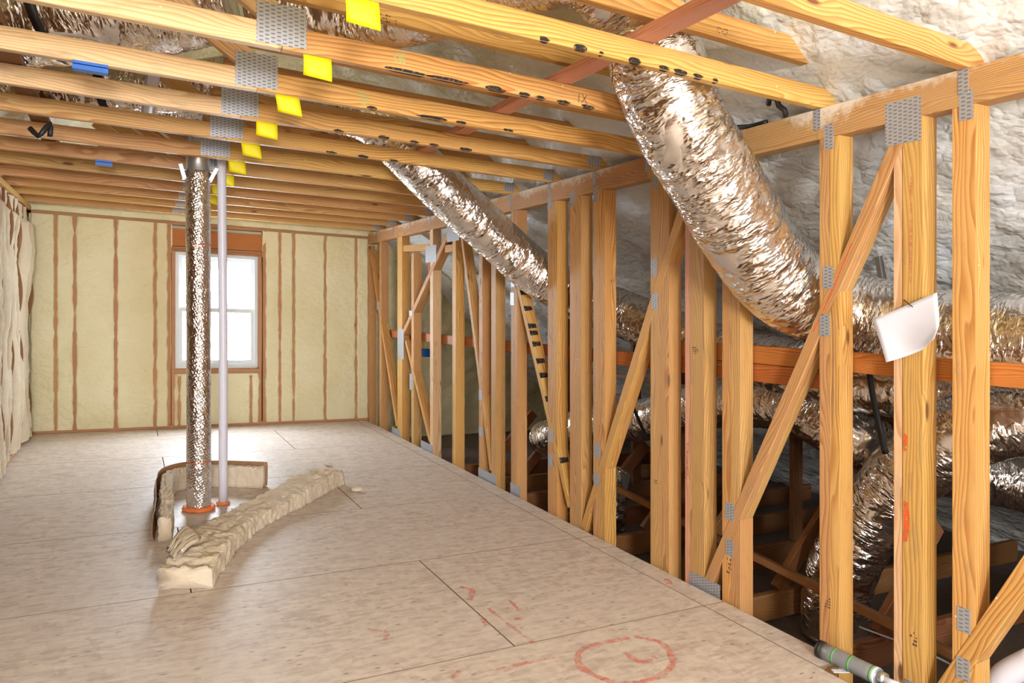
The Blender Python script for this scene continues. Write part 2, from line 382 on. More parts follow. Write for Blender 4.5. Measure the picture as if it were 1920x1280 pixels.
# floor: panels of strand board on the truss chords
floor = empty('floor', (0, 0, 0), kind='structure')
rows = [-4.0, -3.06, -1.9, -0.75, 0.41, 1.56, 2.72, 3.87, 5.02, 6.18, 7.33, 8.49, 8.95]
def panel(x0, x1, y0, y1):
    g = 0.0013; x0 += g; x1 -= g; y0 += g; y1 -= g; c = 0.002; t = 0.018
    cx, cy = (x0 + x1) / 2, (y0 + y1) / 2; hx, hy = (x1 - x0) / 2, (y1 - y0) / 2
    vs = [(-hx, -hy, -t), (hx, -hy, -t), (hx, hy, -t), (-hx, hy, -t), (-hx, -hy, -c), (hx, -hy, -c), (hx, hy, -c), (-hx, hy, -c),
          (-hx + c, -hy + c, 0), (hx - c, -hy + c, 0), (hx - c, hy - c, 0), (-hx + c, hy - c, 0)]
    fs = [(3, 2, 1, 0), (0, 1, 5, 4), (1, 2, 6, 5), (2, 3, 7, 6), (3, 0, 4, 7), (4, 5, 9, 8), (5, 6, 10, 9), (6, 7, 11, 10), (7, 4, 8, 11), (8, 9, 10, 11)]
    o = mesh('floor_panel', vs, fs, [M_osb, M_seam], floor, Matrix.Translation((cx, cy, -SL * cx)) @ Matrix.Rotation(atan(SL), 4, 'Y'))
    for q in o.data.polygons: q.material_index = 0 if q.index == 9 else 1
for k in range(len(rows) - 1):
    y0, y1 = rows[k], rows[k + 1]; cut = 1.46 if k % 2 == 0 else 0.27
    panel(XL - 0.05, cut, y0, y1); panel(cut, 2.53, y0, y1)
    if y1 > 2.05: panel(2.53, 2.665, max(y0, 2.04), y1)

# far wall: sheathing with a window hole, studs, plates, foam fill between
wall_far = empty('wall_far', (0.9, 9.05, 0), kind='structure')
WX0, WX1, WH0, WH1 = 0.462, 1.345, 0.69, 1.985
YS = 9.06
b = []
for x0, x1, h0, h1 in ((-1.2, WX0, -0.4, 2.5), (WX1, 6.0, -0.4, 2.5), (WX0, WX1, -0.4, WH0), (WX0, WX1, WH1, 2.5), (-1.2, 3.2, 2.5, 4.3)):
    b.append(((x0, YS, h0 - 0.2), (x1, YS + 0.04, h1)))
vs, fs = box_mesh(b); mesh('sheathing', vs, fs, M_foam, wall_far)
def fstud(x, h0, h1, w=0.042, m=M_edge): 
    board('stud', (x, YF + 0.05, h0), (x, YF + 0.05, h1), w, 0.09, (0, 1, 0), m, wall_far)
for x in (-0.684, -0.511, -0.128, 0.257, 1.602, 1.764, 2.144, 2.533): fstud(x, 0.04, 2.29)
for x in (0.395, 1.425): fstud(x, 0.04, 2.29, 0.04)
fstud(0.44, 0.04, 2.02, 0.036); fstud(1.372, 0.04, 2.02, 0.036)
for x in (0.50, 0.98, 1.27): fstud(x, 0.04, 0.585, 0.036)
board('bottom_plate', (XL, YF + 0.05, 0.02), (XR + 0.1, YF + 0.05, 0.02), 0.04, 0.10, (0, 1, 0), M_edge, wall_far)
board('top_plate', (XL, YF + 0.05, 2.315), (XR + 0.1, YF + 0.05, 2.315), 0.045, 0.10, (0, 1, 0), M_edge, wall_far)
board('header', (0.40, YF + 0.055, 2.155), (1.42, YF + 0.055, 2.155), 0.20, 0.085, (0, 1, 0), M_red, wall_far)
board('header_strip', (0.42, YF + 0.048, 2.02), (1.40, YF + 0.048, 2.02), 0.04, 0.10, (0, 1, 0), M_red, wall_far)
board('rough_sill', (0.42, YF + 0.048, 0.64), (1.39, YF + 0.048, 0.64), 0.05, 0.10, (0, 1, 0), M_edge, wall_far)
def foam_fill(x0, x1, h0, h1, y=YF + 0.012, amp=0.012, edge=False):
    w = x1 - x0
    if edge:
        e = [0, .008, .013, .018, .024, .034]; n = max(2, int((w - 0.07) / 0.05))
        us = e + [0.034 + (w - 0.068) * i / n for i in range(1, n)] + [w - q for q in e[::-1]]
    else:
        n = max(3, int(w / 0.045)); us = [w * i / n for i in range(n + 1)]
    nh = max(3, int((h1 - h0) / 0.035))
    def fn(u, v):
        du = us[round(u * (len(us) - 1))]; X = x0 + du; h = h0 + (h1 - h0) * v
        nzv = nz((X, h, 3), 4) + 0.7 * nz((X, h, 9), 11) + 0.45 * nz((X, h, 5), 26)
        Y = y - amp * (nzv + 0.4)
        if edge:
            dd = min(du, w - du); t = 0.013 + 0.012 * nz((round(X, 1) * 3, h, 6), 9) + 0.006 * nz((X, h, 2), 40)
            k = max(0.0, min(1.0, (dd - t) / 0.007)); Y = (YF + 0.012) * (1 - k) + (YF - 0.004 - amp * 0.7 * (nzv + 0.3)) * k
        return W((X, Y, h))
    vs, fs = grid(len(us) - 1, nh, fn); mesh('foam_fill', vs, fs, M_foam, wall_far, smooth=True)
xs = [-0.92, -0.684, -0.511, -0.128, 0.257, 0.395]
for a, c in zip(xs, xs[1:]): foam_fill(a, c, 0.03, 2.30, edge=True)
xs = [1.425, 1.602, 1.764, 2.144, 2.533, 2.70]
for a, c in zip(xs, xs[1:]): foam_fill(a, c, 0.03, 2.30, edge=True)
xs = [0.44, 0.50, 0.98, 1.27, 1.372]
for a, c in zip(xs, xs[1:]): foam_fill(a, c, 0.03, 0.612, edge=True)
foam_fill(0.36, 0.43, 1.98, 2.30); foam_fill(1.40, 1.46, 1.98, 2.30)
foam_fill(XL - 0.3, XR + 0.1, 2.335, 2.45, YF - 0.01, 0.03)
foam_fill(XL - 0.3, 3.3, 2.44, 4.2, YF - 0.005, 0.03)
foam_fill(2.70, 6.0, -0.25, 2.44, YF + 0.01, 0.04)

# the window
win = empty('window_1', W(((WX0 + WX1) / 2, YF + 0.05, WH0)), kind='structure')
def ring(name, x0, x1, h0, h1, y0, y1, w, m, parent):
    tl, tr, bl, br = [W((x, y0, h)) for x, h in ((x0, h1), (x1, h1), (x0, h0), (x1, h0))]
    o4 = [bl, br, tr, tl]; i4 = [W((x, y0, h)) for x, h in ((x0 + w, h0 + w), (x1 - w, h0 + w), (x1 - w, h1 - w), (x0 + w, h1 - w))]
    d = Vector((0, y1 - y0, 0)); vs = o4 + i4 + [v + d for v in o4 + i4]; fs = []
    for i in range(4):
        j = (i + 1) % 4
        fs += [(i, j, 4 + j, 4 + i), (8 + j, 8 + i, 12 + i, 12 + j), (j, i, 8 + i, 8 + j), (4 + i, 4 + j, 12 + j, 12 + i)]
    return mesh(name, vs, fs, m, parent)
ring('frame', WX0, WX1, WH0, WH1, YF + 0.015, YF + 0.10, 0.034, M_vinyl, win)
ring('flange', WX0 - 0.012, WX1 + 0.012, WH0 - 0.012, WH1 + 0.012, YF + 0.04, YF + 0.06, 0.03, M_vinyl, win)
hm = 1.345
for nm, h0, h1, y in (('upper_sash', hm - 0.02, WH1 - 0.03, YF + 0.07), ('lower_sash', WH0 + 0.03, hm + 0.02, YF + 0.035)):
    s = ring(nm, WX0 + 0.03, WX1 - 0.03, h0, h1, y, y + 0.03, 0.042, M_vinyl, win)
    ring('glazing_bead', WX0 + 0.07, WX1 - 0.07, h0 + 0.04, h1 - 0.04, y + 0.008, y + 0.022, 0.008, M_steel, s)
    vs = [W((x, y + 0.015, h)) for x, h in ((WX0 + 0.07, h0 + 0.04), (WX1 - 0.07, h0 + 0.04), (WX1 - 0.07, h1 - 0.04), (WX0 + 0.07, h1 - 0.04))]
    mesh('pane', vs, [(0, 1, 2, 3)], M_glass, s)

# left wall
wall_left = empty('wall_left', (XL - 0.1, 4, 0), kind='structure')
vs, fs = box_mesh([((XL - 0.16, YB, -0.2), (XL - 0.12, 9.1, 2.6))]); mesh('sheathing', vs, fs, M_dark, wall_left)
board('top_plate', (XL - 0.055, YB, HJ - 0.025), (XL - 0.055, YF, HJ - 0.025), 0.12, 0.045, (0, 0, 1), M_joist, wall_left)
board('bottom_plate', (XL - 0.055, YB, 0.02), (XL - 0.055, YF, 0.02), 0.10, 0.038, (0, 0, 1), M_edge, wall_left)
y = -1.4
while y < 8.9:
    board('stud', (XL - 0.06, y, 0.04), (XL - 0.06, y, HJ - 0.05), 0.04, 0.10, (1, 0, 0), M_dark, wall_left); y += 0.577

# roof: the two foam covered slopes
def roof(name, x0, x1, f, ny, nx, amp, side):
    def fn(u, v):
        X = x0 + (x1 - x0) * u; Y = YB + (9.02 - YB) * v; h = f(X)
        p = Vector((X, Y, h))
        q = p + 0.12 * noise.noise_vector(p * 2.0)
        r = 1 - abs(noise.noise(q * 3.1 + Vector((5, 1, 2)))) * 2
        r2 = 1 - abs(noise.noise(q * 8.3)) * 2
        d = amp * (0.55 * r + 0.36 * r2 + 0.5 * noise.noise(p * 1.3) + 0.25 * noise.noise(p * 19))
        return W((X - d * 0.6 * side, Y, h - d * 0.8))
    vs, fs = grid(nx, ny, fn, side < 0)
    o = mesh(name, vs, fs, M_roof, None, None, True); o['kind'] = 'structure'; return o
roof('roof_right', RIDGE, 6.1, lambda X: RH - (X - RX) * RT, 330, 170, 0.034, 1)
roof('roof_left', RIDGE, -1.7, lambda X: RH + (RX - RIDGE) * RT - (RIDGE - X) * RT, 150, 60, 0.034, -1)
vs, fs = box_mesh([((-1.6, YB, -0.27), (6.2, 9.1, -0.24))])
o = mesh('trim_1', [W(v) for v in vs], fs, M_drywall); o['kind'] = 'structure'     # back of the drywall ceiling below the eave

# wall behind the camera with an unseen opening added as daylight fill
wn = [((-1.9, YB - 0.05, -0.3), (0.4, YB, 4.3)), ((0.4, YB - 0.05, -0.3), (1.4, YB, 0.7)), ((0.4, YB - 0.05, 2.0), (1.4, YB, 4.3)), ((1.4, YB - 0.05, -0.3), (6.3, YB, 4.3)),
      ((2.75, -0.35, -0.3), (6.3, -0.30, 2.4))]  # unseen partition, added to block light and keep the eave dark
vs, fs = box_mesh(wn); o = mesh('wall_near', vs, fs, M_foam); o['kind'] = 'structure'

# ------------------------------------------------------------------ nail plates
def plate(p, w, hgt, normal, parent, up=None, mat=None):
    """plate centred at p=(X,Y,h), flat against a face with that normal"""
    n = Vector(normal).normalized(); upv = W(up) if up else Vector((0, 0, 1))
    x = upv.cross(n).normalized()
    M = Matrix.Translation(W(p)) @ frame(x, n).to_4x4()
    hx, hy, t = w / 2, hgt / 2, 0.0012
    vs, fs = box_mesh([((-hx, -hy, -t), (hx, hy, t))])
    return mesh('nail_plate', vs, fs, mat or M_gal, parent, M)

# ------------------------------------------------------------------ ceiling joists (bottom chords of the trusses)
YJ = [1.52, 2.15, 2.74, 3.33, 3.87, 4.44, 5.05, 5.62, 6.19, 6.77, 7.35, 7.92, 8.50]
JL = ['bare ceiling joist nearest the camera crossing the top right corner into white foam',
      'second nearest ceiling joist with a row of black burn spots and the largest yellow tag',
      'third ceiling joist with the largest grey nail plate and a long black burn streak',
      'fourth ceiling joist with blue clip below its left part and green stamp',
      'fifth ceiling joist with third largest grey nail plate and dark knots at right',
      'sixth ceiling joist, reddish, with small dark knots along its left half',
      'seventh ceiling joist, black cable hook at left, right in front of the silver flue',
      'eighth ceiling joist, passing right behind the silver flue and white pipe',
      'ninth ceiling joist, second one behind the silver flue',
      'tenth ceiling joist, third one behind the silver flue',
      'eleventh ceiling joist, third one in front of the far foam wall',
      'twelfth ceiling joist, second one in front of the far foam wall',
      'last ceiling joist, the one closest to the far foam wall']
JT = 0.040
GX = 0.50                                      # splice of left and right halves
joists = []
def char_marks(parent, Y, xs):
    vs, fs = [], []
    for x, wd, hg in xs:
        k = len(vs); n = 14
        for i in range(n):
            a = 2 * pi * i / n; r = 1 + 0.35 * nz((x * 9, i * 1.7, Y), 1.0)
            vs.append(W((x + wd / 2 * r * cos(a), Y - 0.0012, HJ + 0.007 + hg / 2 * r * max(-0.55, sin(a)))))
        fs.append(tuple(range(k, k + n)))
        k = len(vs); m = wd * 0.42
        for xx, yy in ((x - m, Y - 0.001), (x + m, Y - 0.001), (x + m * 0.7, Y + 0.017), (x - m * 0.6, Y + 0.013)):
            vs.append(W((xx, yy, HJ - 0.0012)))
        fs.append((k + 3, k + 2, k + 1, k))
    o = mesh('burn_mark', vs, fs, M_char, parent); o['kind'] = 'stuff'; o['label'] = 'black burn spots along the lower edge'
def stamp(parent, x, Y, h, w, hg, m, seed, label=None):
    rr = random.Random(seed); b = []
    rows_, cols_ = 3, 7
    for r in range(rows_):
        for c in range(cols_):
            if rr.random() < 0.3: continue
            xx = x + (c / cols_ - 0.5) * w; hh = h + (r / rows_ - 0.5) * hg
            b.append(((xx, Y - 0.0012, hh), (xx + w / cols_ * rr.uniform(0.3, 0.75), Y - 0.0002, hh + hg / rows_ * rr.uniform(0.3, 0.6))))
    vs, fs = box_mesh(b); o = mesh('ink_stamp', [W(v) for v in vs], fs, m, parent); o['kind'] = 'stuff'
    if label: o['label'] = label
for k, Y in enumerate(YJ):
    j = empty('ceiling_joist', W((0.9, Y + JT / 2, HJ)), JL[k], 'joist', 'ceiling joists under the roof'); joists.append(j)
    Yc = Y + JT / 2; dz = 0.004 * ((k * 7) % 3 - 1)
    board('left_half', (XL - 0.45, Yc, HJ + 0.045 + dz), (GX - 0.001, Yc, HJ + 0.045), 0.089, JT, (0, -1, 0), M_pale if k < 5 else M_stud, j)
    board('right_half', (GX + 0.001, Yc, HJ + 0.045), (2.78, Yc, HJ + 0.045 + dz), 0.089, JT, (0, -1, 0), M_joist if k < 7 else M_stud, j)
    if k: board('upper_chord', (0.42, Yc, 2.615), (2.60, Yc, 2.60), 0.10, JT, (0, -1, 0), M_joist if k < 4 else M_stud, j)
    if k not in (4, 6): board('web', (0.48, Yc, 2.49), (-0.35, Yc, 3.05), 0.089, JT, (0, -1, 0), M_pale if k < 5 else M_stud, j)
    plate((0.497, Y - 0.0015, HJ + 0.087), 0.178, 0.150, (0, -1, 0), j)
    if k >= 2: plate((2.66, Y - 0.0015, HJ + 0.050), 0.09, 0.07, (0, -1, 0), j)
char_marks(joists[1], YJ[1], [(1.27, .04, .02), (1.42, .06, .025), (1.51, .02, .012), (1.66, .06, .025), (1.80, .05, .02), (1.88, .07, .022), (1.97, .05, .02), (2.06, .03, .015)])
char_marks(joists[2], YJ[2], [(0.98, .20, .014), (1.16, .20, .016), (1.38, .10, .022), (1.52, .06, .018), (1.60, .05, .015), (1.72, .07, .017), (1.85, .07, .018)])
char_marks(joists[3], YJ[3], [(1.02, .05, .018), (1.32, .16, .02), (1.48, .06, .018), (1.75, .06, .016)])
char_marks(joists[4], YJ[4], [(1.0, .06, .016), (1.25, .07, .02), (1.43, .06, .016), (1.55, .06, .016), (1.75, .08, .02)])
char_marks(joists[5], YJ[5], [(1.1, .07, .016), (1.3, .07, .02), (1.5, .06, .016)])
stamp(joists[2], 0.95, YJ[2], HJ + 0.06, 0.05, 0.05, M_greenmark, 3, 'green ink stamp')
stamp(joists[3], 0.98, YJ[3], HJ + 0.045, 0.06, 0.06, M_greenmark, 4, 'green ink stamp')
stamp(joists[2], 0.90, YJ[2] , 2.575, 0.09, 0.035, M_ink, 5)
stamp(joists[3], 0.62, YJ[3], 2.585, 0.08, 0.03, M_ink, 6)
stamp(joists[1], 2.10, YJ[1], 2.585, 0.06, 0.03, M_ink, 8)
# pencilled cutting marks on the third joist
vs, fs = [], []
def stroke(a, c, Y, w=0.0035):
    k = len(vs); A, B = W((a[0], Y, a[1])), W((c[0], Y, c[1])); d = (B - A).normalized(); s = Vector((d.z, 0, -d.x)) * w / 2
    vs.extend([A - s, B - s, B + s, A + s]); fs.append((k, k + 1, k + 2, k + 3))
Ym = YJ[2] - 0.0012
x0 = at(1090, 190, Y=YJ[2])[0]
stroke((x0 - 0.015, HJ + 0.02), (x0 - 0.012, HJ + 0.06), Ym); stroke((x0, HJ + 0.02), (x0 + 0.03, HJ + 0.06), Ym); stroke((x0 + 0.03, HJ + 0.02), (x0 + 0.004, HJ + 0.062), Ym)
mesh('pencil_mark', vs, fs, M_ink, joists[2])['label'] = 'pencilled strokes reading IX'

# yellow tags stapled under the joists
ordn = ['first', 'second', 'third', 'fourth', 'fifth', 'sixth', 'seventh', 'eighth', 'ninth', 'tenth', 'eleventh', 'twelfth', 'last']
for k in range(1, 11):
    Y = YJ[k]; sk = random.uniform(-0.012, 0.012)
    def fn(u, v, Y=Y, sk=sk):
        hh = v * (0.080 + 0.014 * u)
        return W((0.575 + 0.105 * u + sk * v + 0.012 * v, Y + 0.004 + 0.028 * v * v * (1 - 0.5 * u) - 0.01 * v, HJ - 0.0012 - hh * (1 - 0.10 * v)))
    vs, fs = grid(5, 5, fn)
    c = W((0.63, Y + 0.004, HJ))
    o = mesh('yellow_tag', [p - c for p in vs], fs, M_yellow, None, Matrix.Translation(c), True)
    sd = o.modifiers.new('thickness', 'SOLIDIFY'); sd.thickness = 0.0008
    tag(o, ('largest yellow tag, hanging under the %s ceiling joist from the camera' if k == 1 else 'yellow paper tag hanging under the %s ceiling joist from the camera') % ordn[k], 'tag', 'yellow tags under the joists')

# braces lying across the joists
o = board('lateral_brace', (1.715, 1.2, 2.483), (1.715, 4.50, 2.483), 0.089, 0.038, (0, 0, 1), M_pink)
tag(o, 'reddish lumber brace lying across the top of the nearest ceiling joists', 'brace')
xb = at(20, 112, h=2.48)[0]
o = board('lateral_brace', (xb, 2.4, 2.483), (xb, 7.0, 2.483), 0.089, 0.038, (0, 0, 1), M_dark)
tag(o, 'dark lumber brace lying across the joists at the upper left', 'brace')

# ------------------------------------------------------------------ right knee wall
XB = XR + 0.089
tp = empty('top_plate', W((XR + 0.045, 4.5, HP)), 'thick wooden top plate dusted with white foam, capping the right stud wall', 'beam')
ys = [0.2] + [y_ + JT / 2 for y_ in YJ] + [YF - 0.01]
for a, c in zip(ys, ys[1:]):
    board('plank', (XR + 0.04, a + 0.001, (HP + HJ) / 2), (XR + 0.04, c - 0.001, (HP + HJ) / 2), HJ - HP - 0.002, 0.085, (1, 0, 0), M_plate, tp)
for y_ in YJ: plate((XR - 0.004, y_ + 0.02, HJ - 0.05), 0.035, 0.09, (-1, 0, 0), tp)

def line_h(d, Y):
    (y0, h0), (y1, h1) = d[:2]; return h0 + (h1 - h0) * (Y - y0) / (y1 - y0)
DG = {  # diagonal webs in the wall: (Y,h) ends, width, label
  'near': ((0.499, 2.235), (1.64, 0.02), 0.062, 'nearest diagonal web, cut off by the lower right corner of the frame'),
  'a': ((1.758, 2.235), (2.878, 0.0), 0.056, 'longest diagonal web with a red marking line, right of the big duct'),
  'c': ((3.04, 2.06), (4.03, 0.0), 0.060, 'diagonal web leaning right, second nearest, below the big duct'),
  'd': ((5.20, 2.15), (4.20, 0.10), 0.045, 'diagonal web leaning left with black burn bars, under the smaller duct'),
  'e': ((6.02, 2.10), (5.42, 0.10), 0.045, 'pale diagonal web leaning left, left of the smaller duct'),
  'f': ((6.33, 2.17), (7.62, 1.16), 0.060, 'shallow diagonal web high in the wall with a red paint dot'),
  'g': ((7.53, 1.078), (6.81, 0.10), 0.050, 'short pale diagonal web below the white nail plate'),
  'h': ((8.868, 2.147), (7.83, 0.10), 0.050, 'diagonal web farthest back, starting in the far right corner'),
}
webs = {}
for key, ((y0, h0), (y1, h1), w, lab) in DG.items():
    e = empty('diagonal_web', W((XR + 0.044, y1, h1)), lab, 'brace', 'diagonal webs of the stud wall'); webs[key] = e
    for xa, xb_ in ((XR, XR + 0.044), (XR + 0.0455, XB)):
        board('ply', ((xa + xb_) / 2, y0, h0), ((xa + xb_) / 2, y1, h1), w, xb_ - xa, (1, 0, 0), M_stud if key in 'afe' else M_joist, e)
def studs(label, plies, top=HP, mats=None, bot=-0.20, blk=None, group='studs of the right wall'):
    ya = min(p[0] for p in plies)
    e = empty('wall_stud', W((XR + 0.044, ya, max(bot, -0.2))), label, 'stud', group)
    for i, (a, c) in enumerate(plies):
        m = (mats or [M_stud])[i % len(mats or [M_stud])]
        a += 0.0008; c -= 0.0008
        cuts = []
        for d in DG.values():
            ylo, yhi = sorted((d[0][0], d[1][0]))
            if c > ylo - 0.01 and a < yhi + 0.01:
                mslope = (d[1][1] - d[0][1]) / (d[1][0] - d[0][0]); hv = d[2] / 2 * sqrt(1 + mslope ** 2) + 0.002
                la, lc = line_h(d, a), line_h(d, c)
                if max(la, lc) > 0.0 and min(la, lc) < top: cuts.append((la, lc, hv))
        cuts.sort()
        z = lambda h: h - SL * (XR + 0.04)
        la, lc = bot, bot
        for (ca, cc, hv) in cuts:
            if ca - hv > la + 0.02 or cc - hv > lc + 0.02:
                upright('lower_piece', [(a, z(la)), (c, z(lc)), (c, z(max(lc + 0.004, cc - hv))), (a, z(max(la + 0.004, ca - hv)))], XR, XB, m, e)
            la, lc = ca + hv, cc + hv
        if la < top - 0.02 or lc < top - 0.02:
            upright('ply' if not cuts else 'upper_piece', [(a, z(min(la, top - 0.004))), (c, z(min(lc, top - 0.004))), (c, z(top)), (a, z(top))], XR, XB, m, e)
    return e
XP = XR - 0.0015
def vplate(e, px0, py0, px1, py1):
    a = at(px0, py0, X=XP); c = at(px1, py1, X=XP)
    plate(((a[0] + c[0]) / 2, (a[1] + c[1]) / 2, (a[2] + c[2]) / 2), abs(a[1] - c[1]), abs(a[2] - c[2]), (-1, 0, 0), e)
def fplate(e, px0, px1, h0, h1):
    a = at(px0, 1000, X=XP)[1]; c = at(px1, 1000, X=XP)[1]
    plate((XP, (a + c) / 2, (h0 + h1) / 2), abs(a - c), h1 - h0, (-1, 0, 0), e)
P1 = studs('nearest wall stud at the right edge, broad flame grain', [(1.498, 1.582)], mats=[M_joist])
P2 = studs('wall stud behind the white paper, with pale strip and orange paint', [(1.694, 1.775), (1.778, 1.812)], mats=[M_joist, M_pale])
P3 = studs('doubled wall stud with dark bark streak, right of the big duct', [(2.060, 2.108), (2.108, 2.160)], mats=[M_joist, M_stud])
P4 = studs('wall stud beneath the big duct, large knot, grade stamp near its foot', [(2.626, 2.688), (2.688, 2.748)], mats=[M_stud, M_joist])
P5 = studs('pinkish wall stud beneath the big duct with red stain', [(2.880, 2.990), (2.990, 3.027)], mats=[M_stud, M_pink])
P6 = studs('doubled wall stud left of the pinkish one, crossed high by a diagonal web', [(3.160, 3.235), (3.235, 3.322)], mats=[M_stud])
P7 = studs('knotty wall stud crossed low by the second nearest diagonal web', [(3.778, 3.842), (3.842, 3.908)], mats=[M_joist, M_stud])
P8 = studs('wall stud right of the smaller duct, right one of a close pair', [(4.050, 4.115), (4.115, 4.190)], mats=[M_stud])
P9 = studs('wall stud where the smaller duct disappears, left one of a close pair', [(4.356, 4.420), (4.420, 4.486)], mats=[M_joist, M_stud])
P10 = studs('wall stud below the smaller duct, crossed by the burned diagonal web', [(4.954, 5.004), (5.004, 5.056)], mats=[M_stud])
P11 = studs('wall stud left of the burned diagonal web, right one of a close pair', [(5.325, 5.41)], mats=[M_stud])
P12 = studs('wall stud crossed by the pale leaning web, left one of a close pair', [(5.58, 5.65)], mats=[M_stud])
P13 = studs('wall stud under the large square nail plate at the top plate', [(6.15, 6.232)], mats=[M_joist])
P14 = studs('wall stud right of the blue box, with red paint near its top', [(6.718, 6.80)], mats=[M_pale])
P15 = studs('wall stud shortened under a small rail, left of the blue box', [(7.27, 7.345)], top=2.03, mats=[M_stud])
P16 = studs('yellowish wall stud carrying the white nail plate at mid height', [(7.64, 7.73), (7.73, 7.80)], mats=[M_joist])
P17 = studs('wall stud second from the far corner, cut by a diagonal web', [(8.38, 8.47)], mats=[M_stud])
P18 = studs('last wall stud, in the far right corner against the foam wall', [(8.875, 8.935)], mats=[M_stud])
# plates on stud and web joints
vplate(P1, 1798, 172, 1825, 222); vplate(P1, 1795, 1135, 1820, 1190); vplate(P1, 1793, 1228, 1818, 1280)
vplate(P2, 1660, 195, 1727, 262); fplate(P2, 1697, 1775, -0.06, 0.05)
vplate(P3, 1545, 235, 1563, 278); vplate(P3, 1543, 499, 1562, 541); vplate(P3, 1537, 589, 1556, 630)
vplate(P4, 1360, 940, 1376, 977); vplate(P4, 1361, 1009, 1375, 1045)
fplate(P5, 1293, 1350, -0.03, 0.065)
vplate(P6, 1224, 320, 1234, 352); vplate(P6, 1221, 485, 1232, 516); vplate(P6, 1222, 550, 1233, 580)
vplate(P7, 1113, 350, 1121, 376); vplate(P7, 1115, 830, 1125, 860); vplate(P7, 1114, 885, 1123, 912)
vplate(P8, 1069, 360, 1077, 385); vplate(P9, 1027, 368, 1034, 392); vplate(P9, 1029, 804, 1037, 830); vplate(P9, 1028, 850, 1036, 877)
vplate(P10, 958, 516, 965, 538); vplate(P10, 957, 548, 964, 572); fplate(P10, 957, 975, -0.02, 0.08)
vplate(P12, 898, 730, 904, 751); vplate(P12, 898, 799, 905, 819); fplate(P12, 897, 930, -0.02, 0.075)
vplate(P13, 838, 412, 861, 450); fplate(P14, 789, 811, -0.02, 0.075)
vplate(P14, 798, 462, 818, 490); vplate(P16, 746, 616, 757, 674); fplate(P16, 735, 751, -0.02, 0.07)
vplate(P15, 767, 582, 773, 592); vplate(P15, 768, 700, 774, 732); vplate(P17, 706, 565, 711, 580)
# short rails between the far studs
for (pa, pb, lab) in (((7.62, 2.10), (6.83, 2.06), 'short sloping rail under the top plate near the far corner'),
                      ((6.42, 2.02), (6.245, 2.02), 'short level rail left of the stud under the square nail plate')):
    o = board('short_rail', (XR + 0.04, pa[0], pa[1]), (XR + 0.04, pb[0], pb[1]), 0.07, 0.07, (1, 0, 0), M_joist)
    tag(o, lab, 'rail', 'short rails between far studs')
# burn bars on web d
d = DG['d']; vs, fs = [], []
for t in (0.22, 0.28, 0.34, 0.405, 0.43, 0.47, 0.53, 0.58, 0.66, 0.70, 0.86):
    y0 = d[0][0] + (d[1][0] - d[0][0]) * t; h0 = d[0][1] + (d[1][1] - d[0][1]) * t
    ax = Vector((0, d[1][0] - d[0][0], d[1][1] - d[0][1])).normalized()
    nrm = Vector((0, -ax.z, ax.y)); 
    if nrm.y > 0: nrm = -nrm
    c = W((XR, y0, h0)) + nrm * (d[2] / 2 + 0.0012); k = len(vs)
    for sx, s2 in ((-0.001, -1), (0.07, -0.8), (0.07, 0.7), (-0.001, 1)): vs.append(c + Vector((sx, 0, 0)) + ax * s2 * 0.022)
    fs.append((k, k + 1, k + 2, k + 3))
o = mesh('burn_mark', vs, fs, M_char, webs['d']); o['kind'] = 'stuff'; o['label'] = 'black burn bars'
# red marking lines
def paint(name, pts, X, w, mat, parent, label=None, rag=0.3):
    """a ragged stroke of paint on the plane X, through photo points"""
    P = [Vector(at(x, y, X=X)) for x, y in pts]; Q = spline(P, 0.02); vs, fs = [], []
    for i, p in enumerate(Q):
        ww = w * (1 + rag * nz((p.y * 30, p.z * 30, 1), 1)) * (0.4 + 0.6 * sin(pi * min(1, max(0, (i + 0.5) / len(Q)))) ** 0.5)
        vs += [W((X, p.y + ww / 2, p.z)), W((X, p.y - ww / 2, p.z))]
    fs = [(2 * i, 2 * i + 1, 2 * i + 3, 2 * i + 2) for i in range(len(Q) - 1)]
    o = mesh(name, vs, fs, mat, parent)
    if label: o['label'] = label
XM = XR - 0.0012
paint('paint_mark', [(1597, 455), (1560, 545), (1525, 622)], XM, 0.008, M_spray, webs['a'], 'thin red marking line')
paint('paint_mark', [(1709, 330), (1708, 430), (1707, 530)], XM, 0.012, M_spray_soft, P2, 'faded pink streak')
paint('paint_mark', [(1698, 812), (1697, 845)], XM, 0.016, M_spray, P2, 'orange spray spot')
paint('paint_mark', [(1698, 940), (1700, 980), (1697, 1015)], XM, 0.024, M_spray, P2, 'orange spray spot')
paint('paint_mark', [(1560, 575), (1562, 650), (1561, 800)], XM, 0.009, M_kraft, P3, 'dark bark streak', 0.9)
paint('paint_mark', [(1290, 830), (1287, 900)], XM, 0.018, M_spray_soft, P5, 'pink stain')
paint('paint_mark', [(803, 490), (804, 515)], XM, 0.03, M_spray, P14, 'red paint spot')
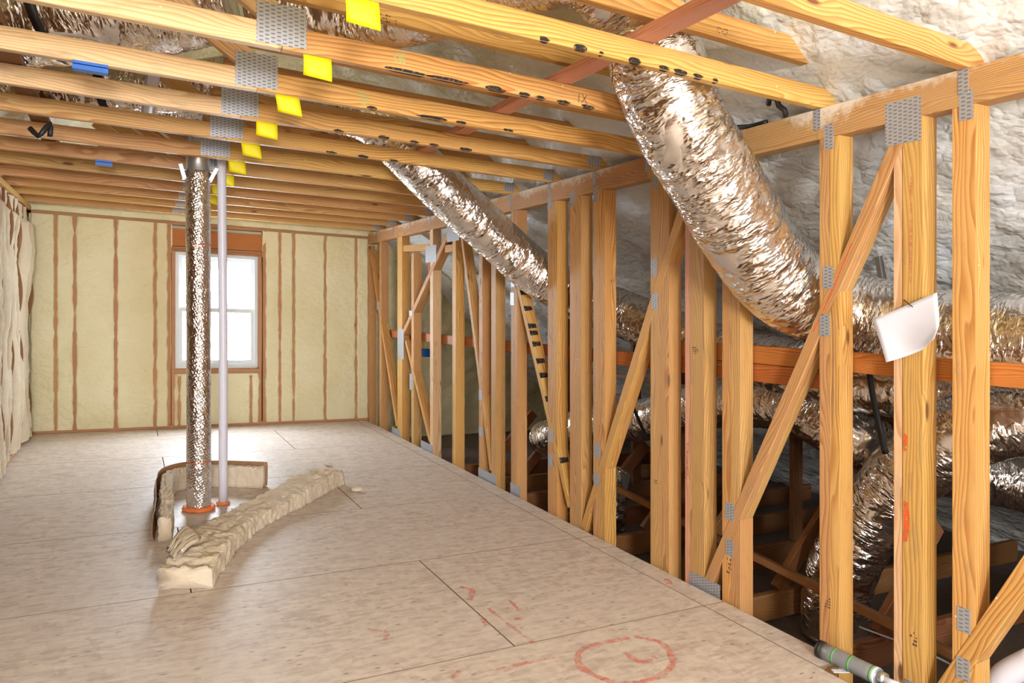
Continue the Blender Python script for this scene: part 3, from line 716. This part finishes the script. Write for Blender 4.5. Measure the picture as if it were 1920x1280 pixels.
# grade stamps on the studs
def sstamp(e, x, y, w, hg, seed):
    rr = random.Random(seed); b = []; c = at(x, y, X=XM)
    for r in range(4):
        for q in range(3):
            if rr.random() < 0.25: continue
            yy = c[1] + (q / 3 - 0.5) * w; hh = c[2] + (r / 4 - 0.5) * hg
            b.append(((XM, yy, hh), (XM + 0.001, yy + w / 3 * rr.uniform(.3, .8), hh + hg / 4 * rr.uniform(.3, .65))))
    vs, fs = box_mesh(b); o = mesh('ink_stamp', [W(v) for v in vs], fs, M_ink, e); o['kind'] = 'stuff'
for e, x, y, w, hg, sd in ((P4, 1366, 1058, 0.035, 0.09, 1), (P7, 1148, 525, 0.04, 0.03, 2), (P5, 1303, 656, 0.05, 0.04, 3), (P6, 1229, 903, 0.03, 0.03, 4), (P2, 1712, 1195, 0.03, 0.06, 5), (P3, 1551, 1128, 0.03, 0.05, 6)): sstamp(e, x, y, w, hg, sd)

# level rails behind the studs
tag(board('back_rail', (2.80, 0.3, 1.268), (2.80, 3.42, 1.255), 0.088, 0.038, (1, 0, 0), M_red), 'orange-red horizontal rail behind the studs at the right, upper board', 'rail')
tag(board('back_rail', (2.80, 2.20, 1.170), (2.80, 8.6, 1.125), 0.088, 0.038, (1, 0, 0), M_red), 'orange-red horizontal rail behind the studs, lower and longer board', 'rail')

# ------------------------------------------------------------------ eave space behind the wall
for k, Y in enumerate(YJ[:9] if len(YJ) > 9 else YJ):
    o = empty('eave_truss', W((2.9, Y + 0.02, -0.2)), 'dark truss end in the eave behind the %s stud bay from the camera' % ordn[k], 'truss', 'truss ends in the eave')
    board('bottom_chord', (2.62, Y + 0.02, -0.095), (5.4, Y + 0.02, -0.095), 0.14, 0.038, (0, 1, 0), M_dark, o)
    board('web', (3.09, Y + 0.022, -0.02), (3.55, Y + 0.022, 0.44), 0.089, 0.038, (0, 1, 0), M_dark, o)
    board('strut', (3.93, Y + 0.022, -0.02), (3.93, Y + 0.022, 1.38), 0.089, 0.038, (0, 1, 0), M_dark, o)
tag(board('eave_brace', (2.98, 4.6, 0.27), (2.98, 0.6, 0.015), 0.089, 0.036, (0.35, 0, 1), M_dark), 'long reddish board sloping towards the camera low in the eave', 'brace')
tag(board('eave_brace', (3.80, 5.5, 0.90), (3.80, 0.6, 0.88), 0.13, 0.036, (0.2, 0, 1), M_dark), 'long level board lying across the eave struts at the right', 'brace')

# ------------------------------------------------------------------ ducts
def wrinkle(seed, amp=0.006):
    def f(s, a, p):
        q = Vector((s * 20, cos(a) * 1.6 + seed, sin(a) * 1.6))
        r = 1 - 2 * abs(noise.noise(q)); r2 = 1 - 2 * abs(noise.noise(Vector((s * 52, cos(a) * 3.1, sin(a) * 3.1 + seed))))
        m = 0.5 + 0.5 * noise.noise(Vector((s * 3, cos(a), sin(a) + seed * 2)))
        return amp * (0.8 * r + 0.5 * r2) * (0.4 + m) + 0.008 * noise.noise(p * 2.5)
    return f
def duct(label, pts, R, seed, straps=(), amp=0.006, group='silver insulated ducts'):
    e = empty('flexible_duct', W(pts[0]), label, 'duct', group)
    tube('foil_jacket', pts, R, M_foil, e, 0.014, 56, wrinkle(seed, amp))
    for i in straps:
        a = Vector(pts[i]); c = Vector(pts[i + 1]) if i + 1 < len(pts) else a + (a - Vector(pts[i - 1]))
        dr = (c - a).normalized() * 0.02
        tube('black_strap', [tuple(a - dr), tuple(a + dr)], R + 0.012, M_black, e, 0.02, 40)
    return e
duct('biggest silver flexible duct, plunging from the joists through the stud wall',
     [(0.55, 3.60, 2.87), (1.1, 3.25, 2.87), (1.42, 2.75, 2.90), (1.62, 2.45, 2.88), (1.87, 2.42, 2.74), (1.99, 2.42, 2.50), (2.12, 2.42, 2.27), (2.30, 2.42, 2.06), (2.55, 2.43, 1.79), (2.75, 2.41, 1.61), (2.95, 2.30, 1.50), (3.12, 2.05, 1.41), (3.20, 1.65, 1.37), (3.22, 1.0, 1.38), (3.2, 0.2, 1.42)], 0.198, 1.0)
duct('smaller silver duct farther back, slanting from the joists into the stud wall',
     [(-0.3, 5.34, 2.80), (0.5, 5.34, 2.81), (1.05, 5.20, 2.82), (1.42, 4.86, 2.76), (1.68, 4.76, 2.54), (1.95, 4.74, 2.30), (2.3, 4.72, 2.03), (2.7, 4.69, 1.735), (2.95, 4.52, 1.58), (3.12, 4.2, 1.45), (3.3, 3.6, 1.26), (3.4, 2.8, 1.15), (3.55, 1.9, 1.12), (3.6, 0.6, 1.12)], 0.166, 4.0)
duct('curved silver duct rising from the eave floor at the lower right',
     [(3.28, 2.55, -0.20), (3.27, 2.53, 0.03), (3.30, 2.46, 0.27), (3.33, 2.33, 0.52), (3.35, 2.15, 0.76), (3.37, 1.95, 0.95), (3.45, 1.70, 1.06), (3.6, 1.35, 1.10), (3.7, 0.8, 1.05)], 0.165, 7.0, straps=())
duct('long low silver duct lying along the eave under the rails',
     [(3.30, 5.6, 0.30), (3.35, 5.0, 0.50), (3.42, 4.3, 0.66), (3.45, 3.6, 0.86), (3.45, 3.0, 0.93), (3.58, 2.62, 0.78), (3.93, 2.45, 0.66), (4.25, 2.1, 0.6), (4.3, 1.4, 0.55)], 0.15, 9.0)
duct('short silver duct boot standing on the eave floor near the wall middle',
     [(3.12, 4.33, -0.20), (3.12, 4.32, -0.02), (3.15, 4.34, 0.12), (3.25, 4.42, 0.22)], 0.105, 11.0)
duct('thick silver duct with a black strap above the joists at upper left',
     [(-0.48, 4.02, 2.78), (-0.30, 3.97, 2.80), (0.0, 3.85, 2.86), (0.4, 3.7, 2.98)], 0.27, 13.0, straps=(1,), amp=0.009)
duct('slim silver duct with black straps, second one above the upper left joists',
     [(-0.75, 5.2, 2.70), (-0.35, 5.05, 2.72), (-0.12, 4.98, 2.72), (0.3, 4.85, 2.75), (0.7, 4.7, 2.85)], 0.15, 15.0, straps=(2,))

# flue and vent pipe standing on the floor
e = empty('insulated_flue', W((0.425, 5.40, 0)), 'silver bubble-foil wrapped flue standing in the floor through the ceiling', 'pipe')
def frk(s, a, p): return 0.0025 * nz((s * 9, cos(a) * 2, sin(a) * 2), 1) + 0.001 * nz((s * 40, cos(a) * 8, sin(a) * 8), 1)
tube('foil_wrap', [(0.425, 5.40, 0.0), (0.424, 5.40, 1.2), (0.418, 5.40, 2.33)], 0.079, M_wrap, e, 0.02, 40, frk)
tube('steel_pipe', [(0.418, 5.40, 2.30), (0.418, 5.40, 2.6)], 0.074, M_steel, e, 0.1, 32)
for sx, tilt in ((-1, -0.45), (1, 0.75)):
    c = W((0.418 + sx * 0.098, 5.385, 2.315))
    vs, fs = box_mesh([((-0.012, -0.025, -0.05), (0.012, 0.025, 0.05))])
    mesh('metal_tab', vs, fs, M_steel, e, Matrix.Translation(c) @ Matrix.Rotation(-0.0 + tilt * 0.6, 4, 'Y'))
for hh in (1.82, 0.33):
    tube('red_print', [(0.424, 5.40, hh), (0.424, 5.40, hh + 0.006)], 0.0808, M_spray, e, 0.01, 40)
o = tube('vent_pipe', [(0.590, 5.48, 0.0), (0.590, 5.48, 1.2), (0.578, 5.48, 2.6)], 0.030, M_pvc, None, 0.2, 24)
tag(o, 'thin white plastic pipe standing right beside the silver flue', 'pipe')
def ringfoam(name, x, y, R, r, label):
    vs, fs = [], []; n, m = 40, 10
    for i in range(n):
        a = 2 * pi * i / n
        for jx in range(m):
            b_ = 2 * pi * jx / m; rr = r * (1 + 0.5 * nz((cos(a) * 3 + x * 9, sin(a) * 3, jx), 1))
            vs.append(W((x + (R + rr * cos(b_)) * cos(a), y + (R + rr * cos(b_)) * sin(a), 0.004 + r * 0.5 + rr * 0.75 * sin(b_))))
    for i in range(n):
        for jx in range(m):
            fs.append((i * m + jx, ((i + 1) % n) * m + jx, ((i + 1) % n) * m + (jx + 1) % m, i * m + (jx + 1) % m))
    c = W((x, y, 0)); o = mesh(name, [v - c for v in vs], fs, M_orange, None, Matrix.Translation(c), True); tag(o, label, 'foam', 'orange fire foam collars')
ringfoam('foam_collar', 0.425, 5.40, 0.088, 0.020, 'orange foam collar around the foot of the silver flue')
ringfoam('foam_collar', 0.590, 5.48, 0.034, 0.013, 'orange foam collar around the foot of the thin white pipe')

# ------------------------------------------------------------------ insulation batts on the floor
def batt(name, pts, w, hgt, parent, mat, seed, amp=0.012, lean=0.0, step=0.012, hs=None):
    P = spline([Vector((p[0], p[1], 0)) for p in pts], step); n = len(P); vs, fs = [], []
    prof = []; m = 14
    for i in range(m): prof.append((-0.5 + i / m, 0.0))
    for i in range(m // 2): prof.append((0.5, i / (m // 2) * 1.0))
    for i in range(m): prof.append((0.5 - i / m, 1.0))
    for i in range(m // 2): prof.append((-0.5, 1 - i / (m // 2)))
    q = len(prof)
    for i in range(n):
        t = (P[min(i + 1, n - 1)] - P[max(i - 1, 0)]).normalized(); s = Vector((t.y, -t.x, 0)); f = i / (n - 1)
        hh = hgt * (hs(f) if hs else 1)
        for (a, b_) in prof:
            p = P[i] + s * (a * w + lean * b_ * hh) + Vector((0, 0, b_ * hh))
            dr = (s * a * 2 * (0.6 + 0.4 * abs(a * 2)) + Vector((0, 0, b_ * 2 - 1 if b_ > 0 else 0)))
            d = amp * (0.7 * noise.noise(p * 7 + Vector((seed, 0, 0))) + 0.8 * noise.noise(p * 26 + Vector((0, seed, 0))) + 0.8 * noise.noise(p * 60))
            if b_ >= 0.99: d += -0.05 * max(0, abs(noise.noise(Vector((f * 16 + seed, a * 2.2, 0)))) - 0.16) - 0.02 * max(0, 0.08 - abs(noise.noise(Vector((f * 30, a * 3 + seed, 4))))) * 8
            e_ = 0.004 if abs(a) > 0.49 and (b_ > 0.9) else 0
            p = p + dr * (d - e_) + t * (0.35 * amp * noise.noise(p * 17 + Vector((0, 0, seed))))
            p.z = max(p.z, 0.002); vs.append(W(p))
    for i in range(n - 1):
        for jx in range(q):
            fs.append((i * q + jx, (i + 1) * q + jx, (i + 1) * q + (jx + 1) % q, i * q + (jx + 1) % q))
    for i in (0, n - 1):
        k = len(vs); c = sum((vs[i * q + jx] for jx in range(q)), Vector()) / q; vs.append(c)
        for jx in range(q):
            A, B = i * q + jx, i * q + (jx + 1) % q; fs.append((k, A, B) if i == 0 else (k, B, A))
    c = W((pts[0][0], pts[0][1], 0))
    return mesh(name, [v - c for v in vs], fs, mat, parent, Matrix.Translation(c), True)
e = empty('insulation_batt', W((0.24, 3.93, 0)), 'long strip of tan glass wool lying flat on the floor before the flue', 'insulation')
batt('glass_wool', [(0.245, 3.93), (0.42, 4.42), (0.60, 4.80), (0.83, 5.10), (1.10, 5.42), (1.43, 5.84)], 0.25, 0.115, e, M_batt, 1.0, 0.014, hs=lambda f: 0.95 + 0.14 * sin(f * 9))
e2 = empty('insulation_batt', W((0.85, 5.9, 0)), 'curled strip of glass wool with brown kraft backing, standing behind the flue', 'insulation')
pth = [(0.93, 5.86), (0.68, 6.00), (0.42, 6.06), (0.27, 5.90), (0.225, 5.50), (0.215, 5.10), (0.19, 4.75)]
batt('glass_wool', pth, 0.075, 0.165, e2, M_batt, 5.0, 0.010, hs=lambda f: 1.0 - 0.25 * max(0, f - 0.6))
def kraft(pts, off, h, parent, lift=0.0):
    P = spline([Vector((p[0], p[1], 0)) for p in pts], 0.03); n = len(P); vs = []
    for i in range(n):
        t = (P[min(i + 1, n - 1)] - P[max(i - 1, 0)]).normalized(); s = Vector((t.y, -t.x, 0)); f = i / (n - 1)
        for k in range(6):
            v = k / 5; hh = h * (1 - 0.15 * max(0, f - 0.5)) * v + 0.004
            o_ = off + 0.012 * sin(v * 3) + 0.008 * nz((i * 0.3, v * 3, 1), 1)
            vs.append(W((P[i].x + s.x * o_, P[i].y + s.y * o_, hh)))
    fs = [(i * 6 + k, (i + 1) * 6 + k, (i + 1) * 6 + k + 1, i * 6 + k + 1) for i in range(n - 1) for k in range(5)]
    o = mesh('kraft_backing', vs, fs, M_kraft, parent, None, True); sd = o.modifiers.new('thickness', 'SOLIDIFY'); sd.thickness = 0.003
    o['label'] = 'brown kraft paper backing'
kraft(pth, 0.062, 0.185, e2)
# torn flap at the near end of the curled strip
FL = [Vector(at(x, y, h=q)) for x, y, q in ((349, 988, 0.165), (376, 1014, 0.150), (330, 1052, 0.115), (316, 1034, 0.125))]
def fn(u, v):
    p = FL[0].lerp(FL[1], u).lerp(FL[3].lerp(FL[2], u), v)
    return W(p + Vector((0, 0, 0.018 * sin(pi * v) - 0.010 * abs(nz((u * 5, v * 0.7, 2), 1)) + 0.004 * nz((u * 20, v * 3, 5), 1))))
vs, fs = grid(26, 12, fn); o = mesh('torn_flap', vs, fs, M_batt, e2, None, True); sd = o.modifiers.new('thickness', 'SOLIDIFY'); sd.thickness = 0.022; o['label'] = 'pale torn flap'
for (x, y_, s, lab) in ((1.576, 6.47, 0.035, 'small tuft of glass wool on the floor beyond the long strip'), (1.56, 5.50, 0.045, 'small tan tuft of glass wool on the floor right of the long strip')):
    vs, fs = grid(16, 8, lambda u, v: Vector((cos(u * 2 * pi) * sin(v * pi) * s * (1 + 0.5 * nz((u * 3, v * 3, x), 1)), sin(u * 2 * pi) * sin(v * pi) * s * 0.7, (0.45 - 0.45 * cos(v * pi)) * s * 0.9)))
    o = mesh('wool_tuft', vs, fs, M_batt, None, Matrix.Translation(W((x, y_, 0.001))), True); tag(o, lab, 'insulation')

# batts in the left wall
wl = ['nearest', 'second nearest', 'middle', 'second farthest', 'farthest']
ybs = [(5.95, 6.45), (6.50, 6.98), (7.03, 7.50), (7.56, 8.06), (8.12, 8.86)]
for k, (a, c) in enumerate(ybs):
    e = empty('wall_batt', W((XL, (a + c) / 2, 0.04)), '%s bulging pale insulation batt in the left wall, kraft edges showing' % wl[k], 'insulation', 'batts of the left wall')
    def fn(u, v, a=a, c=c, k=k):
        Y = a + (c - a) * u; h = 0.045 + 2.27 * v
        bul = (max(0.0, sin(pi * u)) ** 0.45) * (0.105 + 0.055 * nz((k * 3, v * 3.2, 1), 1) + 0.02 * sin(v * 7 + k * 2))
        fold = -0.075 * max(0, 1 - abs(u - 0.45 - 0.12 * nz((k, v * 4, 7), 1)) * 9) * (0.6 + nz((k * 5, v * 5, 4), 1))
        return W((XL - 0.07 + bul * (1 - 0.4 * (v > 0.94)) + fold + 0.014 * nz((Y, h, k), 7) + 0.009 * nz((Y, h, k), 24), Y, h))
    vs, fs = grid(20, 70, fn, True); mesh('glass_wool', vs, fs, M_wall_batt, e, None, True)
    for uu, w in ((0.0, 0.024), (1.0, -0.024)):
        def fk(u, v, uu=uu, w=w, a=a, c=c, k=k):
            Y = (a if uu == 0 else c) + w * (u - 0.1); h = 0.05 + 2.25 * v
            return W((XL - 0.05 + 0.075 * u * (0.4 + 1.3 * abs(nz((k * 3 + uu, v * 4, 2), 1))), Y, h))
        vs, fs = grid(3, 36, fk, w > 0); o = mesh('kraft_flange', vs, fs, M_kraft, e, None, True); o['label'] = 'brown kraft flange'

# ------------------------------------------------------------------ small things
# sheet of paper pinned on the second stud
cor = [(1636, 599), (1757, 548), (1776, 641), (1668, 679)]
PP = [Vector(at(x, y, X=XR - 0.02)) for x, y in cor]
def fn(u, v):
    p = PP[0].lerp(PP[1], u).lerp(PP[3].lerp(PP[2], u), v)
    p.x += -0.03 * v * (u - 0.4) ** 2 * 2 + 0.010 * sin(u * 5) * v - 0.012 * v * v
    k_ = max(0, u + v - 1.65); p.y += 0.05 * k_; p.z += 0.03 * k_; p.x -= 0.02 * k_
    return W(p)
vs, fs = grid(14, 12, fn); c = W(PP[0])
o = mesh('paper_sheet', [v - c for v in vs], fs, M_paper, None, Matrix.Translation(c), True)
sd = o.modifiers.new('thickness', 'SOLIDIFY'); sd.thickness = 0.0006
tag(o, 'blank white sheet of paper pinned to a stud at the right', 'paper')
a = at(1695, 562, X=XR - 0.001); c2 = at(1711, 575, X=XR - 0.035)
tag(tube('nail', [a, c2], 0.0022, M_ink, None, 0.02, 8), 'rusty nail holding the white paper sheet on the stud', 'nail')
# blue clips under joists
for (x, y_, k, lab) in ((170, 128, 3, 'blue plastic clip under the fourth ceiling joist at upper left'), (195, 311, 7, 'small blue plastic clip under a ceiling joist, farther back at left')):
    p = at(x, y_, Y=YJ[k]); e = empty('blue_clip', W((p[0], YJ[k] + 0.02, HJ)), lab, 'clip')
    hx = 0.062 if k == 3 else 0.05
    for z0, z1, y1 in ((-0.012, -0.0005, 0.004), (-0.034, -0.016, -0.002)):
        vs, fs = box_mesh([((-hx, -0.028, z0), (hx, y1 + 0.02, z1))]); mesh('channel', vs, fs, M_blue, e, Matrix.Translation(W((p[0], YJ[k] + 0.02, HJ))) @ Matrix.Rotation(SL, 4, 'Y'))
    vs, fs = box_mesh([((-hx, 0.0, -0.018), (hx, 0.012, -0.010))]); mesh('spine', vs, fs, M_blue, e, Matrix.Translation(W((p[0], YJ[k] + 0.02, HJ))) @ Matrix.Rotation(SL, 4, 'Y'))
# black cables
def cable(label, pts, r, mat=M_black, name='cable', cat='cable', group=None):
    o = tube(name, pts, r, mat, None, 0.02, 10); tag(o, label, cat, group); return o
Yg = YJ[5] - 0.02
cable('black cable end hooked over a ceiling joist at upper left', [at(56, 240, Y=Yg), at(72, 255, Y=Yg - .02), at(82, 245, Y=Yg - .03), at(94, 232, Y=Yg), at(94, 256, Y=Yg + .0)], 0.013)
pc = Vector(at(1441, 184, X=2.62))
cable('black cable loop dangling below the second nearest joist by the plate', [at(1441, 196, X=2.62), at(1444, 184, X=2.6), at(1456, 186, X=2.6), at(1460, 198, X=2.62), at(1471, 206, X=2.64), at(1473, 218, X=2.66)], 0.012)
cable('black cable lying on the top plate beside the biggest duct', [at(1378, 246, X=2.66), at(1384, 238, X=2.67), at(1405, 237, X=2.70), at(1438, 228, X=2.72)], 0.011)
cable('pale pinkish tube bent over the fourth joist at upper left', [at(92, 64, h=2.475), at(110, 63, h=2.49), at(140, 66, h=2.50), at(175, 73, h=2.49), at(193, 80, h=2.475)], 0.007, M_wire, 'plastic_tube', 'tube')
cable('black strap hanging through the small gap left of the smaller duct', [at(905, 470, X=2.86), at(900, 488, X=2.86), at(907, 500, X=2.86), at(903, 522, X=2.86)], 0.012)
cable('slanted white pipe rising through the joists at upper left', [at(275, 230, h=2.50), at(284, 160, h=2.60), at(300, 50, h=2.85)], 0.036, M_pvc, 'slanted_pipe', 'pipe')
cable('thin white wire sagging low across the eave right of the duct', [(3.0, 2.2, 0.02), (3.02, 1.9, 0.03), (3.02, 1.6, 0.02), (3.05, 1.2, 0.06)], 0.004, M_wire, 'wire', 'wire')
cable('black hanging strap behind the paper under the rail', [at(1630, 700, X=3.1), at(1640, 760, X=3.12), at(1660, 850, X=3.16)], 0.014)
cable('black slanted strap holding the low duct behind the doubled stud', [at(1182, 752, X=3.05), at(1214, 825, X=3.05)], 0.012)
# blue box with paper behind the far studs
c = at(797, 661, X=2.9); e = empty('blue_box', W((2.9, c[1], c[2] - 0.05)), 'small blue box with white paper on top, hanging behind far studs', 'box')
vs, fs = box_mesh([((2.87, c[1] - 0.05, c[2] - 0.045), (2.94, c[1] + 0.03, c[2] + 0.045))]); mesh('housing', [W(v) for v in vs], fs, M_blue, e)
vs, fs = box_mesh([((2.89, c[1] - 0.06, c[2] + 0.12), (2.90, c[1] + 0.02, c[2] + 0.28))]); mesh('paper_flag', [W(v) for v in vs], fs, M_paper, e)
tube('yellow_wire', [(2.90, c[1] - 0.02, c[2] + 0.04), (2.89, c[1] - 0.03, c[2] + 0.09), (2.895, c[1] - 0.01, c[2] + 0.14)], 0.008, M_yellow, e, 0.02, 8)
board('hanger', (2.90, c[1] + 0.0, c[2] + 0.27), (2.90, c[1] + 0.0, c[2] + 0.6), 0.02, 0.006, (1, 0, 0), M_steel, e)
# steel strap hanging in front of the foam
for q, (xa, ya, xb_, yb) in enumerate(((1643, 472, 1658, 566), (1650, 474, 1668, 570))):
    A, B = at(xa, ya, X=3.5), at(xb_, yb, X=3.42)
    tag(board('steel_strip', A, B, 0.03, 0.004, (1, 0, 0), M_steel), ['left one of two thin steel strips before the foam behind the paper', 'right one of two thin steel strips before the foam behind the paper'][q], 'strip')
# foam gun can lying at the floor edge
e = empty('foam_can', W((2.60, 2.06, 0)), 'grey cylindrical can with green bands lying at the floor edge, lower right', 'can')
A = Vector((2.605, 2.10, 0.036)); B = Vector((2.615, 1.76, 0.040)); L = lambda t: tuple(A.lerp(B, t))
tube('body', [L(0.05), L(0.8)], 0.033, M_can, e, 0.05, 28); tube('base_rim', [L(0.0), L(0.06)], 0.036, M_black, e, 0.02, 28)
for t in (0.22, 0.44, 0.72): tube('green_band', [L(t), L(t + 0.025)], 0.0338, M_green, e, 0.02, 28)
tube('label_patch', [L(0.74), L(0.79)], 0.0336, M_paper, e, 0.02, 28)
tube('neck', [L(0.8), L(0.88)], 0.026, M_steel, e, 0.02, 24); tube('nozzle', [L(0.88), L(1.05)], 0.014, M_paper, e, 0.02, 16)
p = at(1577, 1257, h=0.004); vs, fs = box_mesh([((-0.035, -0.012, 0), (0.035, 0.012, 0.003))])
tag(mesh('white_scrap', vs, fs, M_paper, None, Matrix.Translation(W((p[0], p[1], 0.001))) @ Matrix.Rotation(-0.5, 4, 'Z')), 'small white scrap on the floor corner at the lower right', 'scrap')
A, B = at(1875, 1255, h=0.0), at(1935, 1225, h=0.02)
tag(tube('white_elbow_pipe', [at(1862, 1300, X=2.86), at(1888, 1264, X=2.88), at(1945, 1234, X=2.92)], 0.045, M_pvc, None, 0.03, 24), 'white plastic pipe elbow in the lower right corner below the web', 'pipe')

# faded red marks sprayed on the floor
def floor_mark(strokes):
    vs, fs = [], []
    for pts, w in strokes:
        Q = spline([Vector(at(x, y, h=0)) for x, y in pts], 0.02)
        for i, p in enumerate(Q):
            t = (Q[min(i + 1, len(Q) - 1)] - Q[max(0, i - 1)]).normalized(); s = Vector((t.y, -t.x, 0)) * w / 2 * (1 + 0.6 * nz((p.x * 20, p.y * 20, 0), 1))
            k = len(vs); vs += [W((p.x + s.x, p.y + s.y, 0.0006)), W((p.x - s.x, p.y - s.y, 0.0006))]
            if i: fs.append((k - 2, k - 1, k + 1, k))
    return vs, fs
M_floor_paint = spray('faded_floor_paint', (0.95, 0.24, 0.17), 0.36, 0.62, 0.6, 26)
st_ = [([(1180, 1195), (1095, 1215), (1090, 1250), (1160, 1280), (1230, 1270), (1262, 1240), (1240, 1205), (1190, 1193)], 0.03), ([(1170, 1222), (1200, 1240), (1230, 1232)], 0.03),
       ([(930, 1255), (1000, 1240), (1040, 1232)], 0.02), ([(845, 1272), (862, 1258)], 0.025), ([(862, 1100), (885, 1106), (880, 1125)], 0.03), ([(905, 1158), (912, 1172)], 0.03), ([(915, 1140), (960, 1175), (1000, 1205)], 0.02),
       ([(955, 1125), (975, 1145)], 0.02), ([(965, 1160), (978, 1160)], 0.025), ([(690, 1180), (725, 1185), (722, 1200)], 0.02), ([(1250, 1085), (1256, 1095)], 0.03)]
vs, fs = floor_mark(st_); o = mesh('paint_mark', vs, fs, M_floor_paint, floor); o['kind'] = 'stuff'; o['label'] = 'faded red marking paint on the floor'
